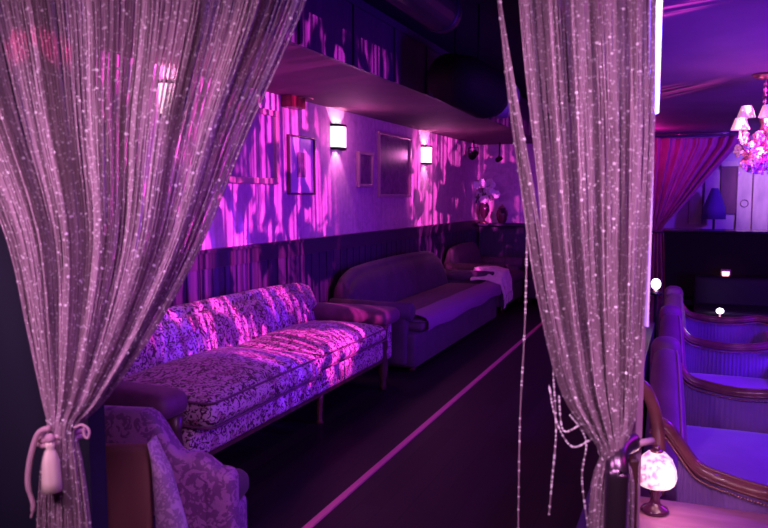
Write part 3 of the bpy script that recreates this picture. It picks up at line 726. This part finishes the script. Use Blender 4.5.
# ------------------------------------------------------------------ settees of the lounge (they face the doorway)
def settee(label, y0, xo=0, wing=True):
    o = empty('wing_settee', label, 'settee', (xo, y0, -.25), 0, 'wing settees of the lounge')
    Z = .25
    plan = smooth_path([(-.13, .02, .62 + Z), (-.08, .03, .605 + Z), (-.03, .035, .54 + Z), (.04, .035, .455 + Z), (.14, .015, .425 + Z), (.30, -.06, .42 + Z), (.46, -.07, .43 + Z), (.60, -.05, .45 + Z), (.70, -.10, .44 + Z)], 8)
    # carved top rail
    rl = build('back_rail', tube(plan, .030, 12, flat=.95), M['wood'], o, True)
    build('rail_bead', join(tube([q + Vector((0, -.028, -.012)) for q in plan], .007, 6), tube([q + Vector((0, -.012, .027)) for q in plan], .006, 6)), M['wood'], rl, True)
    dots = []
    for a, b in zip(plan, plan[1:]):
        for t in (0, .5): q = a.lerp(b, t); dots.append(ball(q + Vector((0, -.030, -.034)), .0055, 6, 4))
    build('nailhead_trim', join(*dots), M['brass'], rl, True, kind='stuff')
    # pleated back panel below the rail
    V = []; Fc = []; pts = plan[16:]; N = 130
    for i in range(N + 1):
        t = i / N * (len(pts) - 1); k = min(len(pts) - 2, int(t)); q = pts[k].lerp(pts[k + 1], t - k); w_ = .007 * abs(math.sin(i * PI / 3.5))
        for y_, z_ in ((-.006 - w_, q.z - .02), (-.012 - w_, .38), (.0 - w_, .14), (.05, .14), (.05, q.z - .02)): V.append((q.x, q.y + y_, z_))
    for i in range(N):
        for j in range(4): Fc.append((i * 5 + j, i * 5 + j + 1, (i + 1) * 5 + j + 1, (i + 1) * 5 + j))
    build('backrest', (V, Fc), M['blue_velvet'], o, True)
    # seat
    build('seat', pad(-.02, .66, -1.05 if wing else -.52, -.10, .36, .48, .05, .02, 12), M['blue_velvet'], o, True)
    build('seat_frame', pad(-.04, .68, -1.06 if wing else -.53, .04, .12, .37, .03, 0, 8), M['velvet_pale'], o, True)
    # long padded side on the left, high at the back and falling towards the front
    if wing:
        P = []
        for i in range(19):
            t = i / 18; y = -1.06 + 1.00 * t; k = t * t * (3 - 2 * t)
            zt = .50 + .40 * k - .10 * max(0, 1 - t * 8) ** 2; xi = .075 - .08 * t; xo = -.16 + .01 * t
            rr_ = (xi - xo) / 2; c = [(xi + .02 * (1 - t), y, .14), (xi + .012, y, .14 + (zt - .14) * .45), (xi, y, zt - rr_ * .9)]
            for g in range(1, 8): th_ = PI * g / 8; c.append(((xi + xo) / 2 + rr_ * math.cos(th_), y, zt - rr_ * .9 + rr_ * .9 * math.sin(th_)))
            c += [(xo, y, zt - rr_ * .9), (xo, y, .14)]; P.append(c)
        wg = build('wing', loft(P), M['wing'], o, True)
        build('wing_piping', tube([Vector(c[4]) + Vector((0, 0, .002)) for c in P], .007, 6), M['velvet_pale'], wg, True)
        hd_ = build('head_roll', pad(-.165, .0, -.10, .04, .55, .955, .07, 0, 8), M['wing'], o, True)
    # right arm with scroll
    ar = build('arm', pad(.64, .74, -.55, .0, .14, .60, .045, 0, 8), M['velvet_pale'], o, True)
    sc_ = [( .69 + .001 * k, -.57 - .0 * k, .60 + 0) for k in range(1)]
    scroll = [(.69 + (.055 - .0016 * k) * math.cos(k * .32), -.565, .60 + (.055 - .0016 * k) * math.sin(k * .32)) for k in range(28)]
    build('arm_scroll', join(tube(scroll, .012, 7), tube(smooth_path([(.70, -.10, .69), (.70, -.3, .68), (.69, -.54, .655)], 6), .022, 8)), M['wood'], ar, True)
    fy = -1.0 if wing else -.48
    for x, y in ((0, fy), (.64, fy), (0, -.02), (.64, -.02)): build('leg', tube([(x, y, 0), (x, y, .13)], [.015, .024], 8), M['wood_dark'], o, True)
    return o
s0 = settee('nearest lilac wing settee, behind the glowing lamp table', 3.03, .03, False)
proto = settee('second lilac wing settee counted from the lamp table', 4.56)
for lb, y in (('third lilac wing settee counted from the lamp table', 5.92), ('farthest lilac wing settee, in front of the black bar', 7.2)):
    c = copy_tree(proto); c.location = (.0, y, -.25); c['label'] = lb
arch = smooth_path([(-.225, -.09, .0), (-.225, -.09, .5), (-.225, -.09, .85), (-.215, -.09, .99), (-.185, -.09, 1.045), (-.145, -.09, 1.015), (-.11, -.085, .92), (-.095, -.08, .78), (-.095, -.08, .62)], 8)
build('outer_frame', tube(arch, .020, 10, flat=1.2), M['wood'], s0, True)['label'] = 'arched wooden end frame'

# lamp table
TZ = .36
t = empty('lamp_table', 'low rose topped table carrying the glowing stained glass lamp', 'table', (.35, 2.60, -.25))
build('table_top', pad(-.50, .27, -.34, .345, TZ + .25 - .035, TZ + .25, .014, 0, 10), M['table'], t, True)
build('edge_band', pad(-.505, .275, -.345, .33, TZ + .25 - .055, TZ + .25 - .035, .006, 0, 6), mat('pale_edge', (.75, .55, .6), .4), t, True)
build('pedestal', lathe([(.001, 0), (.11, 0), (.10, .02), (.05, .05), (.035, .3), (.05, .54), (.07, .56)], 20, (0, -.235, 0)), M['wood_dark'], t, True)

# table lamps
def table_lamp(label, loc, s=1.0, glow=None, name='table_lamp'):
    o = empty(name, label, 'table lamp', loc, 0, 'small glowing table lamps')
    build('base', lathe([(.001, 0), (.044, 0), (.046, .008), (.040, .016), (.022, .024), (.016, .035), (.014, .05), (.020, .06), (.016, .075), (.020, .085), (.014, .092), (.010, .16)], 20), M['vase'], o, True)
    build('shade', lathe([(.014, .205), (.030, .200), (.050, .180), (.062, .150), (.066, .120), (.060, .100), (.052, .092)], 24), glow or M['lamp_glow'], o, True)
    build('finial', join(ball((0, 0, .215), .010, 8, 6), lathe([(.001, .212), (.022, .208), (.018, .200)], 14)), M['brass'], o, True)
    o.scale = (s,) * 3
    return o
lp = hd(655, 505, 2.72)
table_lamp('glowing stained glass lamp with dark turned base on the rose table', (-.070, 2.80, TZ + .001), 1.10)
light('lamp_down', 'POINT', (-.060 + .0, 2.80 - .0, TZ + .10), (1, .5, .6), .35, size=.03)
light('lamp_side', 'POINT', (-.01, 2.72, TZ + .15), (1, .5, .62), .8, size=.05)

# small lit globes on the far booths
for (px, py, D, r_, lb) in ((656, 284, 6.4, .040, 'white glowing globe lamp at the far end of the parapet'), (720, 311, 6.9, .034, 'bright white glowing globe lamp on the distant dark table'), ):
    p = hd(px, py, D); o = empty('globe_lamp', lb, 'lamp', (p.x, p.y, p.z - .07), 0, 'white globe lamps')
    build('globe', ball((0, 0, .07), r_, 14, 10, (1, 1, .8 if px > 700 else 1.2)), M['white_glow'], o, True)
    build('base', lathe([(.001, 0), (.035, 0), (.03, .012), (.012, .02), (.010, .045)], 14), M['brass'], o, True)
    light('globe_light', 'POINT', (p.x, p.y - .08, p.z + .05), (.9, .6, 1), .9, size=.04)
    bz = p.z - .07
    if px > 700:
        tt = empty('side_table', 'small dark side table under the bright white globe lamp', 'table', (p.x + .06, p.y, -.25))
        build('table_top', lathe([(.001, bz + .25 - .02), (.16, bz + .25 - .02), (.165, bz + .25 - .01), (.16, bz + .249), (.001, bz + .249)], 24), M['gloss'], tt, True)
        build('leg', lathe([(.12, 0), (.11, .02), (.02, .04), (.02, bz + .22)], 16), M['black'], tt, True)
    else:
        tt = empty('lamp_stand', 'slim dark stand under the globe lamp at the parapet end', 'stand', (p.x, p.y, -.25))
        build('table_top', lathe([(.001, bz + .23), (.06, bz + .23), (.06, bz + .249), (.001, bz + .249)], 18), M['gloss'], tt, True)
        build('leg', lathe([(.06, 0), (.05, .02), (.012, .03), (.012, bz + .24)], 12), M['black'], tt, True)

# ------------------------------------------------------------------ black bar, shelf, things on it
bl = hd(664, 233, 8.0)
br_ = empty('bar_counter', 'long black bar counter with a high plain front', 'bar counter', (0, 8.95, -.25))
build('front_panel', ([(-.22, -.25, 1.37), (-.22, .25, 1.37), (-.15, -.25, 0), (-.15, .25, 0), (3.2, -.25, 1.37), (3.2, .25, 1.37), (3.2, -.25, 0), (3.2, .25, 0)],
      [(0, 1, 5, 4), (0, 2, 3, 1), (0, 4, 6, 2), (1, 3, 7, 5), (4, 5, 7, 6), (2, 6, 7, 3)]), M['black'], br_)
build('bar_top', box(-.235, 3.2, -.28, .28, 1.37, 1.39), M['gloss'], br_, bevel=.004)
build('lower_shelf', box(-.14, 3.2, -.60, -.25, .62, .68), M['gloss'], br_, bevel=.006)
p = hy(726, 264, 8.5)
o = empty('candle_lantern', 'tiny pink lit candle lantern in front of the black bar', 'lantern', (p.x, 8.5, p.z - .05))
o.location.z = .431
build('body', join(box(-.05, .05, -.04, .04, 0, .012), box(-.045, .045, -.035, .035, .30, .32), *[box(x - .004, x + .004, y - .004, y + .004, .012, .30) for x in (-.04, .04) for y in (-.03, .03)]), M['brass'], o)
build('candle', lathe([(.001, .0), (.022, 0), (.022, .10), (.03, .24), (.045, .27), (.03, .30), (.001, .305)], 12, (0, 0, .012)), M['candle'], o, True)
# dark armchair silhouettes between booths and bar
o = empty('lounge_bench', 'long black bench in front of the bar, catching blue light', 'bench', (1.2, 8.05, -.25))
build('seat', pad(-1.1, 1.4, -.25, .25, .55, .67, .04, .01), mat('black_leather', (.012, .008, .02), .4, spec=.3), o, True)
build('backrest', pad(-1.1, 1.4, .18, .27, .6, .95, .04, .0), mat('black_leather_back', (.012, .008, .02), .5, spec=.2), o, True)
for x in (-1, 0, 1.3):
    build('leg', box(x - .03, x + .03, -.2, .2, 0, .56), M['black'], o)

# pedestal at the right edge
o = empty('black_pedestal', 'black pedestal at the right edge holding a small glass', 'pedestal', (.93, 5.95, -.25))
build('column', pad(-.10, .22, -.12, .12, 0, .75, .02, 0, 6), M['gloss'], o, True)
gl = empty('glass_goblet', 'small clear goblet on top of the black pedestal', 'goblet', (.87, 5.92, .501)); build('bowl', lathe([(.018, 0), (.003, .006), (.003, .04), (.022, .06), (.024, .1)], 14), mat('goblet_glass', (.8, .7, .9), .05, .6), gl, True)

# ------------------------------------------------------------------ planks on blue wall
pl = [(689, 702, 187, 224, 'poster_pale', 'short pale plank panel left of the cone shaded lamp'), (705, 720, 170, 204, 'poster_pale', 'pale narrow plank panel left of the wine coloured one'),
      (721, 736, 163, 214, 'poster_dark', 'wine coloured plank panel with a pale cap'), (738, 751, 166, 234, 'poster_pale', 'grey lilac plank panel right of the wine coloured one'), (754, 768, 164, 236, 'poster_pale', 'pale pink plank panel beneath the chandelier, nearest the right edge'), (771, 786, 164, 236, 'poster_pale', 'pale plank panel just past the right edge')]
for x0, x1, y0, y1, mk, lb in pl[:5]:
    a = hy(x0, y0, 11.46); b = hy(x1, y1, 11.46); o = empty('plank_panel', lb, 'wall panel', ((a.x + b.x) / 2, 11.47, b.z), 0, 'plank panels on the blue wall'); h = abs(b.x - a.x) / 2; H = a.z - b.z
    build('board', box(-h, h, 0, .028, 0, H), M[mk], o, bevel=.004)
    build('frame', join(box(-h, -h + .008, -.01, -.0, 0, H), box(h - .008, h, -.01, -.0, 0, H)), M['poster_dark'], o)
    if mk == 'poster_dark': c = build('cap', box(-h, h, -.03, .0, H - .05, H + .03), M['poster_pale'], o, bevel=.01); c['label'] = 'pale cap'
    if x0 == 738: build('knot_hole', tube([(.05 * math.cos(k * .5) , -.004, .42 + .05 * math.sin(k * .5)) for k in range(14)], .006, 5), M['poster_dark'], o)
# blue table lamp silhouette in front of blue wall
p = hy(713, 236, 11.2)
o = empty('cone_lamp', 'unlit cone shaded lamp standing against the blue wall', 'lamp', (p.x, 11.15, .0)); 
build('shade', lathe([(.045, 1.62), (.14, 1.36), (.15, 1.20), (.145, 1.20), (.04, 1.615)], 22), mat('dark_blue_shade', (.10, .05, .30), .7), o, True)
build('stand', lathe([(.14, -.25), (.13, -.23), (.015, -.21), (.015, 1.60), (.001, 1.61)], 14), M['black'], o, True)

# ------------------------------------------------------------------ velvet swag drape
Rg = [(0, .60), (.10, .56), (.25, .42), (.45, .22), (.65, .03), (.82, -.14), (.93, -.26), (1, -.29)]
def interp(tb_, t):
    for (a, xa), (b, xb) in zip(tb_, tb_[1:]):
        if t <= b: return xa + (xb - xa) * (t - a) / (b - a)
    return tb_[-1][1]
def drape_fn(u, v):
    z = 2.27 - 1.22 * v; xl = -.47 + .06 * v; xr = interp(Rg, v)
    s = u + .01 * math.sin(u * 40); x = xl + (xr - xl) * s
    amp = .035 * (1 - .5 * v) * (.6 + .4 * math.sin(u * 9)); y = 10.4 + amp * math.sin(u * 2 * PI * 7 + v * 1.2 + 1.6 * math.sin(u * 7)) + .008 * math.sin(u * 2 * PI * 17)
    return (x, y, z - .02 * math.sin(u * PI) * (1 - v))
def tail_fn(u, v):
    w_ = .09 + .05 * math.sin(min(1, v * 1.3) * PI / 2); x = -.35 - w_ + 2 * w_ * u + .02 * v; return (x, 10.4 + .03 * math.sin(u * 2 * PI * 5), 1.05 - 1.25 * v)
dr = empty('velvet_drape', 'wine velvet drape swept to the left in front of the blue wall', 'curtain', (0, 0, 0))
dr.location = (-.40, 10.4, -.2); off = -Vector(dr.location)
g = grid(drape_fn, 150, 40); c = build('swag', xf(g, off), M['drape'], dr, True); c.modifiers.new('s', 'SOLIDIFY').thickness = .006
g = grid(tail_fn, 50, 20); c = build('tail', xf(g, off), M['drape'], dr, True); c.modifiers.new('s', 'SOLIDIFY').thickness = .006
build('tie', xf(tube([(-.36 + .12 * math.cos(k * PI / 10), 10.4 + .06 * math.sin(k * PI / 10), 1.05) for k in range(21)], .016, 8), off), M['velvet'], dr, True)
rr = empty('drape_rod', 'dark rod with rings holding the wine velvet drape', 'curtain rod', (-.5, 10.4, 2.30))
build('rod', tube([(0, 0, 0), (1.2, 0, 0)], .012, 8), M['steel'], rr, True)
for i in range(12):
    x = .03 + i * .095; build('ring', tube([(x, .022 * math.cos(k * PI / 6), -.005 + .022 * math.sin(k * PI / 6)) for k in range(13)], .004, 5), M['steel'], rr, True)

# ------------------------------------------------------------------ chandelier
cp = hz(766, 74, 2.338)
chd = empty('chandelier', 'pink flowered chandelier with small cloth shades hanging from the lounge ceiling', 'chandelier', (cp.x, cp.y, 1.77))
top = 2.338 - 1.77
build('ceiling_rose', lathe([(.001, top), (.085, top), (.075, top - .02), (.03, top - .035), (.001, top - .04)], 20), M['brass'], chd, True)
cn = []
for k in range(12):
    z = top - .04 - k * .019
    cn.append(tube([(.010 * math.cos(g) * (k % 2), .010 * math.cos(g) * (1 - k % 2), z - .012 + .014 * math.sin(g)) for g in [i * PI / 5 for i in range(11)]], .0035, 5))
build('chain', join(*cn, tube([(0, 0, top - .03), (0, 0, .25)], .006, 6)), M['steel'], chd)
build('stem', lathe([(.001, .30), (.02, .29), (.03, .26), (.018, .22), (.035, .18), (.05, .12), (.03, .07), (.04, .03), (.001, -.02)], 16), M['brass'], chd, True)
rnd = random.Random(9)
for k in range(5):
    a = R(202 + 72 * k); c, s = math.cos(a), math.sin(a); zr = (.0, .07, .09, .07, .10)[k]
    am = build('arm', tube(smooth_path([(0, 0, .10), (.06 * c, .06 * s, .04), (.13 * c, .13 * s, .06 + zr), (.16 * c, .16 * s, .13 + zr)], 6), .007, 7), M['brass'], chd, True)
    build('lamp_shade', lathe([(.035, .27 + zr), (.062, .19 + zr), (.059, .19 + zr), (.033, .268 + zr)], 20, (.16 * c, .16 * s, 0)), M['chand_shade'], am, True)
    build('candle_tube', lathe([(.001, .13 + zr), (.02, .13 + zr), (.009, .145 + zr), (.009, .22 + zr), (.001, .225 + zr)], 10, (.16 * c, .16 * s, 0)), M['blossom_pale'], am, True)
for k in range(90):
    a = rnd.uniform(0, 6.28); r_ = rnd.uniform(.02, .16); z = rnd.uniform(-.08, .17); s = rnd.uniform(.014, .026)
    pt = [ball(Vector((math.cos(g), math.sin(g), .2)) * s * .8, s * .7, 6, 4, (1, 1, .5)) for g in (0, 1.26, 2.5, 3.77, 5.0)]
    build('flower', xf(join(*pt), (r_ * math.cos(a), r_ * math.sin(a), z), rx=rnd.uniform(-1.5, 1.5), ry=rnd.uniform(-1.5, 1.5)), M['blossom'] if k % 3 else M['blossom_pale'], chd, True)
dp = [ball((r_ * math.cos(a), r_ * math.sin(a), z), .008, 5, 4, (1, 1, 1.8)) for r_, a, z in [(rnd.uniform(.03, .17), rnd.uniform(0, 6.28), rnd.uniform(-.11, -.03)) for _ in range(60)]]
build('crystal_drops', join(*dp), M['bead'], chd, kind='stuff')
light('chandelier_light', 'POINT', (cp.x - .25, cp.y - .32, 1.85), (1, .35, .5), 2.0, size=.05)

# ------------------------------------------------------------------ rail post under the right curtain
P0 = hd(617, 468, 1.84); P1 = hd(633, 452, 1.98); z0 = 0
o = empty('rail_post', 'dark polished steel rail post with rounded elbow under the right curtain', 'handrail', (P0.x, P0.y, 0))
bt = Vector((0, 0, 0)); tp_ = P0.z
path = [(0, 0, 0), (0, 0, .3), (0, 0, tp_ - .06), (0, .002, tp_ - .015), (-.004, .018, tp_ + .015), (-.004, .05, tp_ + .026), (.004, .10, tp_ + .026), (.02, .16, tp_ + .022)]
build('tube', tube(smooth_path(path, 6), .030, 16), M['steel'], o, True)
build('collar', lathe([(.001, 0), (.055, 0), (.055, .012), (.034, .02), (.034, .05)], 18), M['steel'], o, True)
build('back_plate', slab(.052, .078, .06, .16, 0, tp_ - .0), M['wood_dark'], o, bevel=.006)
build('bracket', tube([(.02, .13, tp_ + .02), (.05, .16, tp_ + .022), (.075, .20, tp_ + .018)], .010, 8), M['cord'], o, True)
